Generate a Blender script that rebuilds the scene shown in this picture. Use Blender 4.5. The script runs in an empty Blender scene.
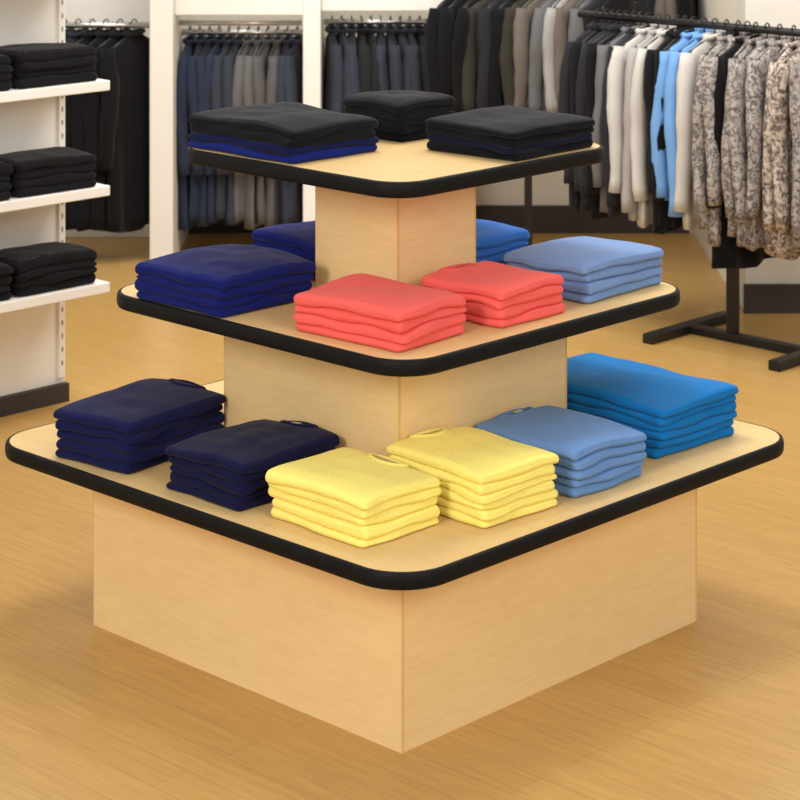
import bpy, math, random
from mathutils import Vector, Matrix, noise
U=1.78
random.seed(7)
scene=bpy.context.scene
scene.view_settings.view_transform='Standard'
scene.view_settings.look='None'
scene.view_settings.exposure=0.0

def P(x,d,z): return Vector((x*U,d*U,z*U))
def lin(c):
    o=[]
    for v in c:
        v/=255.0
        o.append(v/12.92 if v<=0.04045 else ((v+0.055)/1.055)**2.4)
    return (o[0],o[1],o[2],1.0)

# ---------------- materials ----------------
def newmat(name,rough=0.6,spec=0.5,metal=0.0):
    m=bpy.data.materials.new(name); m.use_nodes=True
    nt=m.node_tree; b=nt.nodes['Principled BSDF']
    b.inputs['Roughness'].default_value=rough
    b.inputs['Specular IOR Level'].default_value=spec
    b.inputs['Metallic'].default_value=metal
    return m,nt,b
def noise_color(nt,b,c1,c2,scale=(1,1,1),nscale=5,detail=4,lo=0.35,hi=0.65):
    tc=nt.nodes.new('ShaderNodeTexCoord'); mp=nt.nodes.new('ShaderNodeMapping')
    mp.inputs['Scale'].default_value=scale
    n=nt.nodes.new('ShaderNodeTexNoise'); n.inputs['Scale'].default_value=nscale; n.inputs['Detail'].default_value=detail
    r=nt.nodes.new('ShaderNodeValToRGB')
    r.color_ramp.elements[0].position=lo; r.color_ramp.elements[0].color=lin(c1)
    r.color_ramp.elements[1].position=hi; r.color_ramp.elements[1].color=lin(c2)
    nt.links.new(tc.outputs['Object'],mp.inputs['Vector']); nt.links.new(mp.outputs['Vector'],n.inputs['Vector'])
    nt.links.new(n.outputs['Fac'],r.inputs['Fac']); nt.links.new(r.outputs['Color'],b.inputs['Base Color'])
    return tc,n,r
def plain(name,c,rough=0.6,spec=0.4,metal=0.0,var=3):
    m,nt,b=newmat(name,rough,spec,metal)
    noise_color(nt,b,[max(0,v-var) for v in c],[min(255,v+var) for v in c],nscale=3)
    return m
_fab={}
def fabric(c,name='cotton',var=0.02):
    k=tuple(c)
    if k in _fab: return _fab[k]
    m,nt,b=newmat(name+'_%d_%d_%d'%k,0.92,0.12)
    tc,n,r=noise_color(nt,b,[v*(1-var) for v in c],[min(255,v*(1+var*0.5)) for v in c],nscale=160,detail=4)
    b.inputs['Sheen Weight'].default_value=0.06
    b.inputs['Sheen Roughness'].default_value=0.5
    n2=nt.nodes.new('ShaderNodeTexNoise'); n2.inputs['Scale'].default_value=600; n2.inputs['Detail'].default_value=2
    nt.links.new(tc.outputs['Object'],n2.inputs['Vector'])
    b1=nt.nodes.new('ShaderNodeBump'); b1.inputs['Strength'].default_value=0.15; b1.inputs['Distance'].default_value=0.0008
    nt.links.new(n2.outputs['Fac'],b1.inputs['Height'])
    nt.links.new(b1.outputs['Normal'],b.inputs['Normal'])
    _fab[k]=m; return m
def printed(name,c1,c2,sc):
    m,nt,b=newmat(name,0.9,0.1)
    tc,n,r=noise_color(nt,b,c1,c2,nscale=sc,detail=5,lo=0.40,hi=0.60)
    n.inputs['Distortion'].default_value=1.2
    return m

def maple(name,scale,c1=(226,186,124),c2=(241,205,146)):
    m,nt,b=newmat(name,0.45,0.3)
    tc,n,r=noise_color(nt,b,c1,c2,scale=scale,nscale=4,detail=8,lo=0.25,hi=0.75)
    n.inputs['Distortion'].default_value=0.6
    n2=nt.nodes.new('ShaderNodeTexNoise'); n2.inputs['Scale'].default_value=45; n2.inputs['Detail'].default_value=5
    mp=nt.nodes.new('ShaderNodeMapping'); mp.inputs['Scale'].default_value=[s*1.0 for s in scale]
    nt.links.new(tc.outputs['Object'],mp.inputs['Vector']); nt.links.new(mp.outputs['Vector'],n2.inputs['Vector'])
    mx=nt.nodes.new('ShaderNodeMix'); mx.data_type='RGBA'; mx.blend_type='MULTIPLY'
    r2=nt.nodes.new('ShaderNodeValToRGB'); r2.color_ramp.elements[0].position=0.3; r2.color_ramp.elements[0].color=(0.95,0.93,0.90,1)
    r2.color_ramp.elements[1].position=0.6; r2.color_ramp.elements[1].color=(1,1,1,1)
    nt.links.new(n2.outputs['Fac'],r2.inputs['Fac'])
    mx.inputs['Factor'].default_value=1.0
    nt.links.new(r.outputs['Color'],mx.inputs['A']); nt.links.new(r2.outputs['Color'],mx.inputs['B'])
    nt.links.new(mx.outputs['Result'],b.inputs['Base Color'])
    return m
M_wood_side=maple('maple_veneer_side',(0.35,0.35,2.4),(238,205,147),(244,213,157))
M_wood_top=maple('maple_veneer_top',(1.4,0.35,1.0),(218,184,126),(226,194,137))
M_wood_edge=plain('maple_edge_banding',(228,184,112),0.5)
M_black=plain('black_vinyl_edge',(13,13,14),0.55,0.18,var=1)
M_white=plain('white_laminate',(236,232,224),0.5)
M_wall=plain('wall_paint',(226,219,206),0.85,0.2)
M_base=plain('dark_baseboard',(58,50,46),0.6)
M_metal_blk=plain('black_powdercoat',(24,22,22),0.4)
M_chrome,_,b_=newmat('chrome',0.25,0.5,1.0); b_.inputs['Base Color'].default_value=(0.6,0.6,0.6,1)
M_hole=plain('slot_shadow_gray',(120,116,110),0.8)
M_label=plain('woven_label',(200,190,165),0.9)

# floor
def floor_mat():
    m,nt,b=newmat('oak_plank_floor',0.36,0.42)
    tc=nt.nodes.new('ShaderNodeTexCoord'); mp=nt.nodes.new('ShaderNodeMapping')
    mp.inputs['Rotation'].default_value=(0,0,math.radians(44))
    nt.links.new(tc.outputs['Object'],mp.inputs['Vector'])
    br=nt.nodes.new('ShaderNodeTexBrick'); br.offset=0.37
    br.inputs['Scale'].default_value=1.0; br.inputs['Brick Width'].default_value=1.3; br.inputs['Row Height'].default_value=0.085
    br.inputs['Mortar Size'].default_value=0.0010; br.inputs['Mortar Smooth'].default_value=0.3; br.inputs['Bias'].default_value=0.0
    br.inputs['Color1'].default_value=lin((191,152,88)); br.inputs['Color2'].default_value=lin((196,157,93)); br.inputs['Mortar'].default_value=lin((170,130,73))
    nt.links.new(mp.outputs['Vector'],br.inputs['Vector'])
    mp2=nt.nodes.new('ShaderNodeMapping'); mp2.inputs['Scale'].default_value=(2.2,26,1)
    nt.links.new(mp.outputs['Vector'],mp2.inputs['Vector'])
    n=nt.nodes.new('ShaderNodeTexNoise'); n.inputs['Scale'].default_value=2.6; n.inputs['Detail'].default_value=9; n.inputs['Roughness'].default_value=0.65
    nt.links.new(mp2.outputs['Vector'],n.inputs['Vector'])
    r=nt.nodes.new('ShaderNodeValToRGB'); r.color_ramp.elements[0].position=0.3; r.color_ramp.elements[0].color=(0.83,0.79,0.72,1)
    r.color_ramp.elements[1].position=0.7; r.color_ramp.elements[1].color=(1.05,1.04,1.01,1)
    nt.links.new(n.outputs['Fac'],r.inputs['Fac'])
    mx=nt.nodes.new('ShaderNodeMix'); mx.data_type='RGBA'; mx.blend_type='MULTIPLY'; mx.inputs['Factor'].default_value=1.0
    nt.links.new(br.outputs['Color'],mx.inputs['A']); nt.links.new(r.outputs['Color'],mx.inputs['B'])
    nt.links.new(mx.outputs['Result'],b.inputs['Base Color'])
    bp=nt.nodes.new('ShaderNodeBump'); bp.inputs['Strength'].default_value=0.12; bp.inputs['Distance'].default_value=0.002
    nt.links.new(n.outputs['Fac'],bp.inputs['Height']); nt.links.new(bp.outputs['Normal'],b.inputs['Normal'])
    return m
M_floor=floor_mat()

# ---------------- mesh builder ----------------
class MB:
    def __init__(s): s.v=[];s.f=[];s.m=[];s.sm=[];s.mats=[]
    def mi(s,mat):
        if mat not in s.mats: s.mats.append(mat)
        return s.mats.index(mat)
    def add(s,vs,fs,mat,M=None,smooth=True):
        o=len(s.v); k=s.mi(mat)
        for v in vs:
            v=Vector(v); s.v.append(M@v if M else v)
        for f in fs:
            s.f.append([i+o for i in f]); s.m.append(k); s.sm.append(smooth)
    def box(s,lo,hi,mat,M=None):
        x0,y0,z0=lo;x1,y1,z1=hi
        vs=[(x0,y0,z0),(x1,y0,z0),(x1,y1,z0),(x0,y1,z0),(x0,y0,z1),(x1,y0,z1),(x1,y1,z1),(x0,y1,z1)]
        s.add(vs,[(0,3,2,1),(4,5,6,7),(0,1,5,4),(1,2,6,5),(2,3,7,6),(3,0,4,7)],mat,M,False)
    def tube(s,pts,r,mat,M=None,n=8,flat=1.0):
        pts=[Vector(p) for p in pts]; vs=[];fs=[]
        rr=r if isinstance(r,(list,tuple)) else [r]*len(pts)
        for i,p in enumerate(pts):
            t=(pts[min(i+1,len(pts)-1)]-pts[max(i-1,0)]).normalized()
            up=Vector((0,1,0)) if abs(t.y)<0.9 else Vector((1,0,0))
            a=t.cross(up).normalized(); b=t.cross(a).normalized()
            for k in range(n):
                an=2*math.pi*k/n
                vs.append(p+a*math.cos(an)*rr[i]+b*math.sin(an)*rr[i]*flat)
        for i in range(len(pts)-1):
            for k in range(n):
                k2=(k+1)%n
                fs.append((i*n+k,i*n+k2,(i+1)*n+k2,(i+1)*n+k))
        fs.append(tuple(range(n))[::-1]); fs.append(tuple((len(pts)-1)*n+k for k in range(n)))
        s.add(vs,fs,mat,M)
    def build(s,name,parent=None,loc=None,rot=0.0,bevel=0):
        me=bpy.data.meshes.new(name); me.from_pydata([tuple(v) for v in s.v],[],s.f)
        for m in s.mats: me.materials.append(m)
        me.polygons.foreach_set('material_index',s.m); me.polygons.foreach_set('use_smooth',s.sm)
        me.update()
        ob=bpy.data.objects.new(name,me); scene.collection.objects.link(ob)
        if loc is not None: ob.location=loc
        ob.rotation_euler=(0,0,rot)
        if parent: ob.parent=parent
        if bevel:
            bv=ob.modifiers.new('bevel','BEVEL'); bv.width=bevel; bv.segments=2; bv.limit_method='ANGLE'
        return ob
def empty(name,loc,rot=0.0):
    e=bpy.data.objects.new(name,None); e.empty_display_size=0.2
    scene.collection.objects.link(e); e.location=loc; e.rotation_euler=(0,0,rot); return e

def rrect(a,b,r,ns=12,nc=5):
    pts=[];hx=a/2;hy=b/2
    cs=[(hx-r,-hy+r,-90),(hx-r,hy-r,0),(-hx+r,hy-r,90),(-hx+r,-hy+r,180)]
    for i,(cx,cy,a0) in enumerate(cs):
        for k in range(nc+1):
            an=math.radians(a0+90*k/nc)
            pts.append((cx+r*math.cos(an),cy+r*math.sin(an),math.cos(an),math.sin(an)))
        nx=cs[(i+1)%4]; an=math.radians(a0+90)
        p0=(pts[-1][0],pts[-1][1]); an2=math.radians(nx[2]); p1=(nx[0]+r*math.cos(an2),nx[1]+r*math.sin(an2))
        for k in range(1,ns):
            t=k/ns
            pts.append((p0[0]+(p1[0]-p0[0])*t,p0[1]+(p1[1]-p0[1])*t,math.cos(an),math.sin(an)))
    return pts

# ---------------- room ----------------
mb=MB(); mb.box((-4.5*U,-0.8*U,-0.05),(4.5*U,5.3*U,0),M_floor); mb.build('floor')
mb=MB(); mb.box((-4.5*U,5.06*U,0),(4.5*U,5.3*U,1.7*U),M_wall); mb.build('wall_back')
mb=MB(); mb.box((-4.5*U,5.048*U,0),(0.66*U,5.06*U,0.062*U),M_base); mb.build('baseboard_back')
mb=MB(); mb.box((0.668*U,4.28*U,0),(4.5*U,4.40*U,1.7*U),M_wall); mb.box((0.668*U,4.40*U,0),(0.78*U,5.06*U,1.7*U),M_wall); mb.build('wall_right')
mb=MB(); mb.box((0.664*U,4.268*U,0),(4.5*U,4.28*U,0.055*U),M_base); mb.build('baseboard_right')

# ---------------- display table ----------------
ROT=math.radians(46.05)
CX,CD=-0.005,2.680
table=empty('tiered_display_table',P(CX,CD,0),ROT)
def tier(name,half,zb,th,r,dy=0.0,wx=0.0):
    side=half*math.sqrt(2)*U; r*=U; th*=U; mb=MB()
    g=0.006
    o=rrect(side-2*g,side-2*g,r-g,1,12); n=len(o)
    prof=[(-0.012,0),(0,0),(g*0.55,th*0.06),(g*0.9,th*0.22),(g,th*0.5),(g*0.9,th*0.78),(g*0.55,th*0.94),(0,th),(-0.004,th)]
    vs=[];fs=[]
    for (off,z) in prof:
        for (x,y,nx,ny) in o: vs.append((x+nx*off,y+ny*off,z))
    for i in range(len(prof)-1):
        for k in range(n):
            k2=(k+1)%n; fs.append((i*n+k,i*n+k2,(i+1)*n+k2,(i+1)*n+k))
    mb.add(vs,fs,M_black)
    top=[(x-nx*0.004,y-ny*0.004,th) for (x,y,nx,ny) in o]
    mb.add(top,[tuple(range(n))],M_wood_top,None,False)
    bot=[(x-nx*0.012,y-ny*0.012,0) for (x,y,nx,ny) in o]
    mb.add(bot,[tuple(range(n))[::-1]],M_wood_side,None,False)
    wx*=U*0.707
    return mb.build(name,table,Vector((dy+wx,dy-wx,zb*U)))
def ped(name,half,z0,z1,dy=0.0):
    h=half/math.sqrt(2)*U; mb=MB()
    mb.box((-h,-h,0),(h,h,(z1-z0)*U),M_wood_side)
    e=0.0006; w=0.005
    for sx in (-1,1):
        for sy in (-1,1):
            xs=sorted((sx*h,sx*(h-w))); ys=sorted((sy*(h+e),sy*(h-0.001)))
            mb.box((xs[0],ys[0],0),(xs[1],ys[1],(z1-z0)*U),M_wood_edge)
    return mb.build(name,table,Vector((dy,dy,z0*U)))
Z1b,Z2b,Z3b,TH=0.199,0.381,0.555,0.0180
D8=0.012*U*0.707
ped('base_box',0.3645,0,Z1b,-0.007*U*0.707)
tier('lower_shelf',0.500,Z1b,TH,0.062,D8*1.6)
ped('middle_box',0.2085,Z1b+TH,Z2b,D8)
tier('middle_shelf',0.365,Z2b,TH,0.054,D8*1.1,0.004)
ped('upper_box',0.0975,Z2b+TH,Z3b,D8)
tier('upper_shelf',0.273,Z3b,TH,0.046,D8)
T1,T2,T3=Z1b+TH,Z2b+TH,Z3b+TH

# ---------------- folded garment stacks ----------------
def folded_stack(name,cx,cd,z,a,b,n,h,color,ang=46.05,collar=None,seed=1,cols=None,r0=0.013,label=False):
    a*=U;b*=U;h*=U; rnd=random.Random(seed); mb=MB()
    mats=[fabric(color)]*n
    if cols: mats=[fabric(c) for c in cols]
    ts=[1+rnd.uniform(-.10,.10) for _ in range(n)]; ts[-1]*=1.08; S=sum(ts)
    so=Vector((seed*3.7,seed*1.3,0)); zb=[0.0]
    for t_ in ts: zb.append(zb[-1]+h*t_/S)
    tm=h/n
    def bz(i,x,y):
        f=i/n
        q=Vector((x,y,0))
        v=zb[i]+noise.noise(q*7+so)*0.0080*f
        if 0<i<n: v+=noise.noise(q*11+so+Vector((0,0,i*3.3)))*tm*0.42
        v-=0.0050*f*(min(1,abs(x)/(a/2))*min(1,abs(y)/(b/2)))**2
        v-=0.0022*f*max(min(1,abs(x)/(a/2)),min(1,abs(y)/(b/2)))**6
        return max(v,0.0004*i)
    for i in range(n):
        t=h*ts[i]/S; top=(i==n-1)
        aa=a*(1-rnd.uniform(0,.03)); bb=b*(1-rnd.uniform(0,.03))
        if top: aa,bb=a*1.005,b*1.005
        ox=rnd.uniform(-.003,.003); oy=rnd.uniform(-.003,.003); ra=math.radians(rnd.uniform(-1.8,1.8))
        o=rrect(aa,bb,r0,18,5); m=len(o); G=m//4
        prof=[]
        for ph in (-84,-62,-36,-12,0,12,34,54,70,84):
            p=math.radians(ph); ins=t*0.52*(1-math.cos(p))
            prof.append((ins,0.5+0.52*math.sin(p),ph))
        c,s_=math.cos(ra),math.sin(ra)
        def dome(x,y):
            if not top: return 0.0
            u=min(1,abs(x)/(aa/2)); v=min(1,abs(y)/(bb/2))
            e=(1-u**4)*(1-v**4)
            q=Vector((x*26,y*9,seed*2.1)); q2=Vector((x*11,y*26,seed*4.1))
            d=0.0030*e+e*(0.0034*noise.noise(q)+0.0026*noise.noise(q2))
            if collar:
                if collar=='x': uu,vv=y,aa/2-x
                else: uu,vv=x,bb/2-y
                for sg in (-1,1):
                    line=abs((uu-sg*0.050)-sg*0.55*vv)
                    d-=0.0022*math.exp(-(line/0.007)**2)*math.exp(-(vv/0.08)**2)
            return d
        def place(x,y,fz,add=0.0):
            X=x*c-y*s_+ox; Y=x*s_+y*c+oy
            z0,z1=bz(i,X,Y),bz(i+1,X,Y)
            return Vector((X,Y,max(0.0004,z0+(z1-z0)*fz+add)))
        ring_list=[[place(x*0.8,y*0.8,0.02) for (x,y,nx,ny) in o]]
        last=None
        for (ins,fz,ph) in prof:
            ring=[];raw=[]
            for (x,y,nx,ny) in o:
                wob=noise.noise(Vector((x*10,y*10,i*1.7))+so)*0.0070+noise.noise(Vector((x*38,y*38,i*3.1+fz*0.6))+so)*0.0014
                gro=0
                if ph in (0,12) and ny<-0.8: gro=0.0020 if ph==12 else 0.0008
                if ph==0 and nx<-0.8 and (i%2): gro=0.0012
                X=x-nx*(ins+gro)+nx*wob; Y=y-ny*(ins+gro)+ny*wob
                raw.append((X,Y)); ring.append(place(X,Y,fz))
            ring_list.append(ring); last=raw
        vs=[v for R in ring_list for v in R]; fs=[]
        for k in range(len(ring_list)-1):
            for j in range(m):
                j2=(j+1)%m; fs.append((k*m+j,k*m+j2,(k+1)*m+j2,(k+1)*m+j))
        fs.append(tuple(range(m))[::-1])
        L=len(ring_list)-1; c0=2
        ri=lambda q:(c0+q)%m
        Rr=lambda v:last[ri(v)]; Tt=lambda u:last[ri(G+(G-u))]; Ll=lambda v:last[ri(2*G+(G-v))]; Bb=lambda u:last[ri(3*G+u)]
        BL,BR,TL,TR=Bb(0),Bb(G),Tt(0),Tt(G)
        idx={}
        for u in range(G+1):
            for v in range(G+1):
                if u==G: idx[u,v]=L*m+ri(v)
                elif v==G: idx[u,v]=L*m+ri(G+(G-u))
                elif u==0: idx[u,v]=L*m+ri(2*G+(G-v))
                elif v==0: idx[u,v]=L*m+ri(3*G+u)
                else:
                    fu,fv=u/G,v/G; p=[]
                    for k in (0,1):
                        p.append((1-fv)*Bb(u)[k]+fv*Tt(u)[k]+(1-fu)*Ll(v)[k]+fu*Rr(v)[k]
                                 -((1-fu)*(1-fv)*BL[k]+fu*(1-fv)*BR[k]+(1-fu)*fv*TL[k]+fu*fv*TR[k]))
                    idx[u,v]=len(vs); vs.append(place(p[0],p[1],1.02,dome(p[0],p[1])))
        for u in range(G):
            for v in range(G): fs.append((idx[u,v],idx[u+1,v],idx[u+1,v+1],idx[u,v+1]))
        mb.add(vs,fs,mats[i])
        if top and collar:
            neck_shade=fabric(tuple(int(v*0.74) for v in color))  # shirt colour darkened to paint the shade inside the neck opening
            rb=fabric(tuple(int(v*0.95) for v in color))
            def surf(u,v,dz=0.0):
                if collar=='x': x,y=aa/2-0.006-v,u
                else: x,y=u,bb/2-0.006-v
                return place(x,y,1.02,dome(x,y)+dz+0.0006)
            wn,dn=0.050,0.034; N=24
            V=[];F=[]
            for k in range(N+1):
                an=math.pi*k/N
                for (sc,dz) in ((0.80,0.0003),(0.82,0.0026),(0.89,0.0034),(0.97,0.0028),(1.02,-0.0010)):
                    V.append(surf(wn*sc*math.cos(an),dn*sc*math.sin(an),dz))
            for k in range(N):
                for q in range(4): F.append((k*5+q,k*5+q+1,(k+1)*5+q+1,(k+1)*5+q))
            mb.add(V,F,rb)
            V=[];F=[]
            for rr_ in (0.0,0.42,0.83):
                for k in range(N+1):
                    an=math.pi*k/N; V.append(surf(wn*0.83*math.cos(an),dn*rr_*math.sin(an),0.0006))
            for q in range(2):
                for k in range(N): F.append((q*(N+1)+k,(q+1)*(N+1)+k,(q+1)*(N+1)+k+1,q*(N+1)+k+1))
            mb.add(V,F,neck_shade)
            V=[];F=[]
            for k in range(N+1):
                u=wn*(1-2*k/N); hh=0.0036*math.sin(math.pi*k/N)
                V+=[surf(u,-0.005,-0.006),surf(u,-0.003,0.0004+hh),surf(u,0.003,0.0008+hh),surf(u,0.006,-0.0002)]
            for k in range(N):
                for q in range(3): F.append((k*4+q,k*4+q+1,(k+1)*4+q+1,(k+1)*4+q))
            mb.add(V,F,rb)
            if label:
                cr=((-0.010,0.007),(0.010,0.007),(0.010,0.018),(-0.010,0.018))
                mb.add([surf(u,v,0.0010) for u,v in cr]+[surf(u,v,0.0030) for u,v in cr],[(0,3,2,1),(4,5,6,7),(0,1,5,4),(1,2,6,5),(2,3,7,6),(3,0,4,7)],M_label,None,False)
    return mb.build(name,None,P(cx,cd,z)+Vector((0,0,0.0005)),math.radians(ang))

NAVY=(18,22,68); NAVY2=(15,17,56); YEL=(252,236,128); RED=(242,102,94); SKY=(106,144,198); TEAL=(16,114,184); ROY=(15,25,98); SLATE=(118,146,194); BLK=(14,15,22)
folded_stack('folded_yellow_shirts',-0.050,2.388,T1,0.120,0.152,5,0.054,YEL,46,'x',1)
folded_stack('folded_yellow_shirts',0.080,2.450,T1,0.122,0.154,6,0.060,YEL,43,'y',2)
folded_stack('folded_navy_shirts',-0.166,2.512,T1,0.160,0.126,5,0.053,NAVY2,47,'x',3,label=True)
folded_stack('folded_navy_shirts',-0.310,2.648,T1,0.176,0.126,5,0.060,NAVY,55,'x',4)
folded_stack('folded_sky_blue_shirts',0.184,2.552,T1,0.128,0.156,5,0.056,SKY,45,'y',5,label=True)
folded_stack('folded_teal_shirts',0.277,2.738,T1,0.152,0.240,6,0.062,TEAL,44,None,6)
folded_stack('folded_coral_shirts',-0.0213,2.4765,T2,0.120,0.160,4,0.046,RED,50,None,7)
folded_stack('folded_coral_shirts',0.108,2.570,T2,0.117,0.124,4,0.045,RED,46,'y',8)
folded_stack('folded_royal_navy_shirts',-0.209,2.644,T2,0.156,0.158,4,0.047,ROY,46,None,9)
folded_stack('folded_royal_navy_shirts',-0.106,2.815,T2,0.124,0.124,4,0.048,ROY,46,None,10)
folded_stack('folded_slate_blue_shirts',0.226,2.708,T2,0.155,0.130,4,0.046,SLATE,47,None,11)
folded_stack('folded_blue_shirts',0.082,2.818,T2,0.122,0.122,4,0.050,(50,104,184),46,None,12)
folded_stack('folded_black_shirts',-0.142,2.670,T3,0.144,0.192,4,0.042,BLK,45,None,13,cols=[(16,32,110),(14,22,66),BLK,BLK])
folded_stack('folded_black_shirts',0.000,2.786,T3,0.104,0.104,5,0.048,BLK,46,None,14)
folded_stack('folded_black_shirts',0.133,2.672,T3,0.160,0.140,4,0.038,BLK,47,None,15,cols=[BLK,(16,20,42),BLK,BLK])

# ---------------- left shelving unit ----------------
shelf=empty('white_shelving_unit',P(-0.554,3.66,0),math.radians(45))
mb=MB(); mb.box((-1.6*U,0.0,0.0),(0,0.06*U,1.0*U),M_white); mb.build('back_panel',shelf,Vector((0,0,0)))
mb=MB(); mb.box((-1.6*U,-0.012*U,0.0),(0.0,-0.0005,0.030*U),M_base); mb.build('kick_plate',shelf,Vector((0,0,0)))
mb=MB(); mb.box((-0.016*U,-0.006*U,0.04*U),(-0.004*U,-0.0002,1.0*U),M_white)
for k in range(42):
    z=0.06*U+k*0.022*U; mb.box((-0.0112*U,-0.0066*U,z),(-0.0088*U,-0.0059*U,z+0.008*U),M_hole)
mb.build('slotted_upright',shelf,Vector((0,0,0)))
for k,z in enumerate((0.197,0.353,0.523,0.70)):
    mb=MB(); mb.box((-1.6*U,-0.122*U,z*U),(0.0,-0.0065*U,(z+0.0165)*U),M_white); mb.build('shelf_%d'%(k+1),shelf,Vector((0,0,0)),0,0.003)
    if k<3:
        for j,off in enumerate((0.098,0.262)):
            ex=-0.554-0.7071*off+0.7071*0.064; ed=3.66-0.7071*off-0.7071*0.064
            folded_stack('folded_black_sweaters',ex,ed,z+0.0165,0.154,0.108,4,0.056,(19,18,22),45,None,20+k*3+j)

# ---------------- hanging garments ----------------
def hang(mb,M,w=0.2,L=0.65,t=0.03,mat=None,seed=0,sleeve=0.52):
    rnd=random.Random(seed); n=40
    rows=[(-0.035,0.28,0.45),(-0.05,0.40,0.7),(-0.075,0.80,0.9),(-0.10,0.97,1.0),(-0.14,1.0,1.0)]
    k=12
    for i in range(1,k+1): rows.append((-0.14-(L-0.14)*i/k,1.0+0.06*i/k+0.012*math.sin(i*.7+seed),1.0+0.35*i/k))
    ph=rnd.uniform(0,6); fr=rnd.uniform(38,60)
    vs=[];fs=[]
    for ri,(z,ws,tsx) in enumerate(rows):
        g=min(1,max(0,(-z-0.1)/(L*0.6)))
        for j in range(n):
            an=2*math.pi*j/n; c,s=math.cos(an),math.sin(an)
            x=w*0.86*ws*math.copysign(abs(c)**0.8,c); y=t*tsx*math.copysign(abs(s)**0.7,s)
            y+=g*0.011*math.sin(fr*x+ph+z*1.5)+0.008*noise.noise(Vector((x*14,z*5,seed*2.3)))
            x+=0.008*noise.noise(Vector((s*2,z*5,seed)))
            zz=z+(0.008*math.sin(fr*x*0.5+ph) if ri==len(rows)-1 else 0)
            vs.append((x,y,zz))
    R=len(rows)
    for i in range(R-1):
        for j in range(n):
            j2=(j+1)%n; fs.append((i*n+j,(i+1)*n+j,(i+1)*n+j2,i*n+j2))
    fs.append(tuple(range(n))); fs.append(tuple((R-1)*n+j for j in range(n))[::-1])
    mb.add(vs,fs,mat,M)
    for sx in (-1,1):
        pts=[];rr=[]
        for i in range(13):
            u=i/12
            pts.append((sx*(w*0.80+0.030*math.sin(u*1.6)+0.004*math.sin(u*9+seed)),0.008*math.sin(u*5+seed*2)-0.01*u,-0.082-sleeve*u))
            rr.append(0.030+0.018*min(1,u*5)-0.016*u+0.0022*math.sin(u*23+seed))
        mb.tube(pts,rr,mat,M,12,0.62)
    cp=[(w*0.30*math.cos(2*math.pi*i/14),0.020*math.sin(2*math.pi*i/14),-0.034+0.006*math.cos(2*math.pi*i/14)) for i in range(15)]
    mb.tube(cp,0.009,mat,M,6)
    mb.tube([(-w*0.8,0,-0.088),(-w*0.4,0,-0.058),(0,0,-0.036),(w*0.4,0,-0.058),(w*0.8,0,-0.088)],0.006,M_metal_blk,M,6)
    hk=[(0,0,-0.036),(0,0,-0.012)]
    for i in range(9):
        an=math.radians(-60+ i*30)
        hk.append((0.016*math.cos(an),0,0.003+0.016*math.sin(an)))
    mb.tube(hk,0.0026,M_metal_blk,M,6)

CH=fabric((40,40,44)); BK=fabric((20,19,22)); WH=fabric((194,190,184)); LG=fabric((160,157,154)); BLU=fabric((110,156,208))
GR=fabric((104,103,104)); SL=fabric((46,54,74)); SL2=fabric((58,62,74)); TAU=fabric((108,98,90)); OLV=fabric((56,52,46))
PG=printed('printed_gray_fabric',(96,88,86),(170,163,157),60)
PB=printed('printed_beige_fabric',(98,86,80),(194,181,168),50)
rack=empty('clothing_rack',P(0.537,4.12,0),math.radians(-43.8))
mb=MB()
s=0.011*U
mb.box((-0.012*U,-0.125*U,0),(0.012*U,0.125*U,0.018*U),M_metal_blk)
mb.box((0.262*U,-0.125*U,0),(0.286*U,0.125*U,0.018*U),M_metal_blk)
mb.box((-0.012*U,-s,0.0005),(0.286*U,s,0.016*U),M_metal_blk)
mb.build('h_base',rack,Vector((0,0,0)),0,0.004)
mb=MB(); mb.box((0.1*U-0.016,-0.016,0.016*U),(0.1*U+0.016,0.016,0.575*U),M_metal_blk); mb.build('post',rack,Vector((0,0,0)),0,0.002)
mb=MB(); mb.tube([(-0.26*U,0,0.575*U),(0.46*U,0,0.575*U)],0.013,M_metal_blk,None,12); mb.build('hang_rail',rack,Vector((0,0,0)))
mb=MB()
seq=[(-.212,CH,.36),(-.196,BK,.35),(-.180,CH,.36),(-.163,CH,.35),(-.146,BK,.37),(-.128,GR,.36),(-.112,CH,.36),
 (-.094,WH,.34),(-.070,LG,.36),(-.048,WH,.37),(-.026,BK,.38),(-.008,BK,.37),(.012,BLU,.32),(.036,BLU,.31),(.060,WH,.36),
 (.086,PG,.36),(.112,PG,.38),(.132,BK,.43),(.150,PG,.365),(.175,PG,.38),(.202,PG,.38),(.232,PB,.38),(.264,PB,.385),(.294,PG,.37),(.322,PB,.38),(.350,PB,.39),(.375,CH,.37),(.396,BK,.37),(.42,CH,.37)]
for i,(t,m,L) in enumerate(seq):
    pr=m in (PG,PB)
    M=Matrix.Translation((t*U,0,0.575*U+0.004))@Matrix.Rotation(math.radians((98 if pr else 93)+random.uniform(-6,6)),4,'Z')
    hang(mb,M,0.205 if pr else 0.185,L*U,0.026 if pr else 0.021,m,i+3,sleeve=0.50+random.uniform(-.04,.04))
mb.build('hanging_shirts',rack,Vector((0,0,0)))

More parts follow.
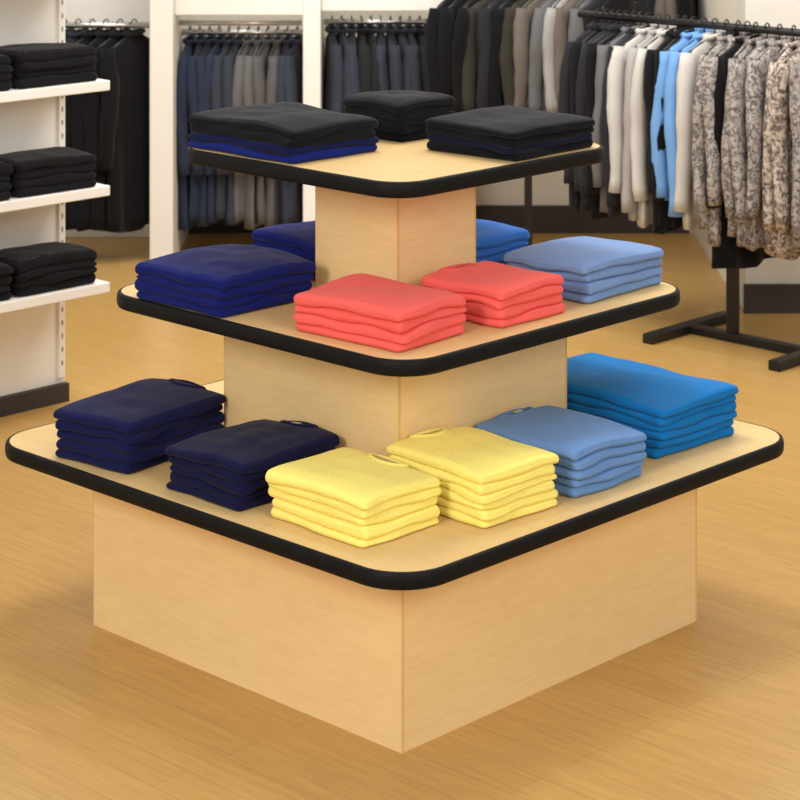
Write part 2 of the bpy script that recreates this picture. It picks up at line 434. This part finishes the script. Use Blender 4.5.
# rear free-standing rack
r2=empty('clothing_rack',P(0.27,4.66,0),0)
mb=MB(); mb.tube([(-0.19*U,0,0.60*U),(0.20*U,0,0.60*U)],0.013,M_chrome,None,12); mb.build('hang_rail',r2,Vector((0,0,0)))
mb=MB(); mb.box((-0.014,-0.014,0.0),(0.014,0.014,0.60*U),M_metal_blk); mb.box((-0.15*U,-0.02,0),(0.15*U,0.02,0.02),M_metal_blk); mb.box((-0.02,-0.12*U,0),(0.02,0.12*U,0.02),M_metal_blk); mb.build('stand',r2,Vector((0,0,0)))
mb=MB()
x=-0.155;i=0
cols=[BK,BK,BK,OLV,CH,BK,OLV,TAU,GR,LG,TAU,GR,CH,BK]
while x<0.19:
    m=cols[min(i,len(cols)-1)]
    M=Matrix.Translation((x*U,0,0.60*U+0.004))@Matrix.Rotation(math.radians(52+random.uniform(-8,8)),4,'Z')
    hang(mb,M,0.16,0.275*U,0.024,m,i+60,sleeve=0.38)
    x+=0.0265;i+=1
mb.build('hanging_jackets',r2,Vector((0,0,0)))

# wall bay system
bay=empty('wall_display_bays',P(0,4.95,0),0)
mb=MB()
def part(x0,x1,d0,d1=5.045,z1=0.95): mb.box((x0*U,(d0-4.95)*U,0),(x1*U,(d1-4.95)*U,z1*U),M_white)
part(-0.532,-0.482,4.70); part(-0.208,-0.170,4.74); part(0.088,0.106,4.76)
mb.box((-0.482*U,(4.74-4.95)*U,0.528*U),(-0.208*U,(4.78-4.95)*U,0.60*U),M_white)
mb.box((-0.170*U,(4.76-4.95)*U,0.535*U),(0.088*U,(4.80-4.95)*U,0.60*U),M_white)
mb.box((-1.3*U,(5.0-4.95)*U,0.0),(-0.532*U,(5.045-4.95)*U,0.95*U),M_white)
mb.build('partitions',bay,Vector((0,0,0)),0,0.004)
def bayrail(nm,x0,x1,d,z,L,cols,sp,yaw,sl=0.45,w=0.165,seed=0):
    mb=MB(); mb.tube([((x0)*U,(d-4.95)*U,z*U),(x1*U,(d-4.95)*U,z*U)],0.012,M_chrome,None,10)
    x=x0+0.018; i=0; N=int((x1-x0-0.036)/sp)+1
    while x<x1-0.012:
        m=cols[min(len(cols)-1,int(i*len(cols)/N))]
        M=Matrix.Translation((x*U,(d-4.95)*U,z*U+0.004))@Matrix.Rotation(math.radians(yaw+random.uniform(-6,6)),4,'Z')
        hang(mb,M,w,(L+random.uniform(-.01,.01))*U,0.020,m,seed+i,sleeve=sl)
        x+=sp;i+=1
    mb.build(nm,bay,Vector((0,0,0)))
bayrail('rail_with_slate_shirts',-0.480,-0.210,4.87,0.478,0.41,[SL,SL,SL2,GR,fabric((94,92,92)),SL2],0.0215,82,seed=100)
bayrail('rail_with_gray_shirts',-0.168,0.086,4.88,0.50,0.37,[SL2,CH,SL2,SL2,CH],0.0215,98,seed=140)
bayrail('rail_with_black_jackets',-0.80,-0.535,4.76,0.505,0.44,[BK,CH,BK,BK],0.030,60,seed=170)
bayrail('rail_with_dark_coats',0.33,0.655,4.90,0.63,0.30,[CH,BK,GR,BK,CH,TAU,BK],0.024,75,seed=200)
mb=MB()
mb.tube([(-0.478*U,(4.78-4.95)*U,0.508*U),(-0.212*U,(4.78-4.95)*U,0.508*U)],0.010,M_chrome,None,10)
mb.build('front_crossbar',bay,Vector((0,0,0)))

# ---------------- lights ----------------
w=bpy.data.worlds.new('world'); scene.world=w; w.use_nodes=True
bg=w.node_tree.nodes['Background']; bg.inputs['Color'].default_value=(1.0,0.98,0.95,1); bg.inputs['Strength'].default_value=0.60
def area(name,loc,size,power,target,col=(1,0.965,0.915)):
    l=bpy.data.lights.new(name,'AREA'); l.energy=power; l.size=size; l.color=col
    o=bpy.data.objects.new(name,l); scene.collection.objects.link(o); o.location=loc
    d=Vector(target)-Vector(loc); o.rotation_euler=d.to_track_quat('-Z','Y').to_euler()
area('added_area_light',(-2.4,0.6,2.7),1.2,100,(-0.2,4.8,0.3))  # added unseen lamp, lights the table sides from the front left
area('added_area_light',(2.2,0.4,2.7),1.2,74,(0.2,4.8,0.3))  # second unseen lamp, added for frontal light from the right
area('added_area_light',(0,5.6,3.3),1.0,44,(0,5.0,0))  # unseen lamp added above the table for directional shading
area('added_area_light',(-1.0,7.2,3.0),1.4,46,(-0.6,8.4,0.4))  # unseen lamp added to brighten the left of the back wall
area('added_area_light',(1.4,6.2,3.0),1.4,46,(1.1,7.6,0.4))  # added unseen lamp, brightens the racks and wall at the right

# ---------------- camera ----------------
cam=bpy.data.cameras.new('camera'); co=bpy.data.objects.new('camera',cam); scene.collection.objects.link(co)
co.location=(0,0,U); co.rotation_euler=(math.radians(90),0,0)
cam.sensor_width=36; cam.lens=2213/800*36; cam.shift_y=-605/800
cam.dof.use_dof=True; cam.dof.focus_distance=2.5*U; cam.dof.aperture_fstop=11
cam.clip_end=100
scene.camera=co
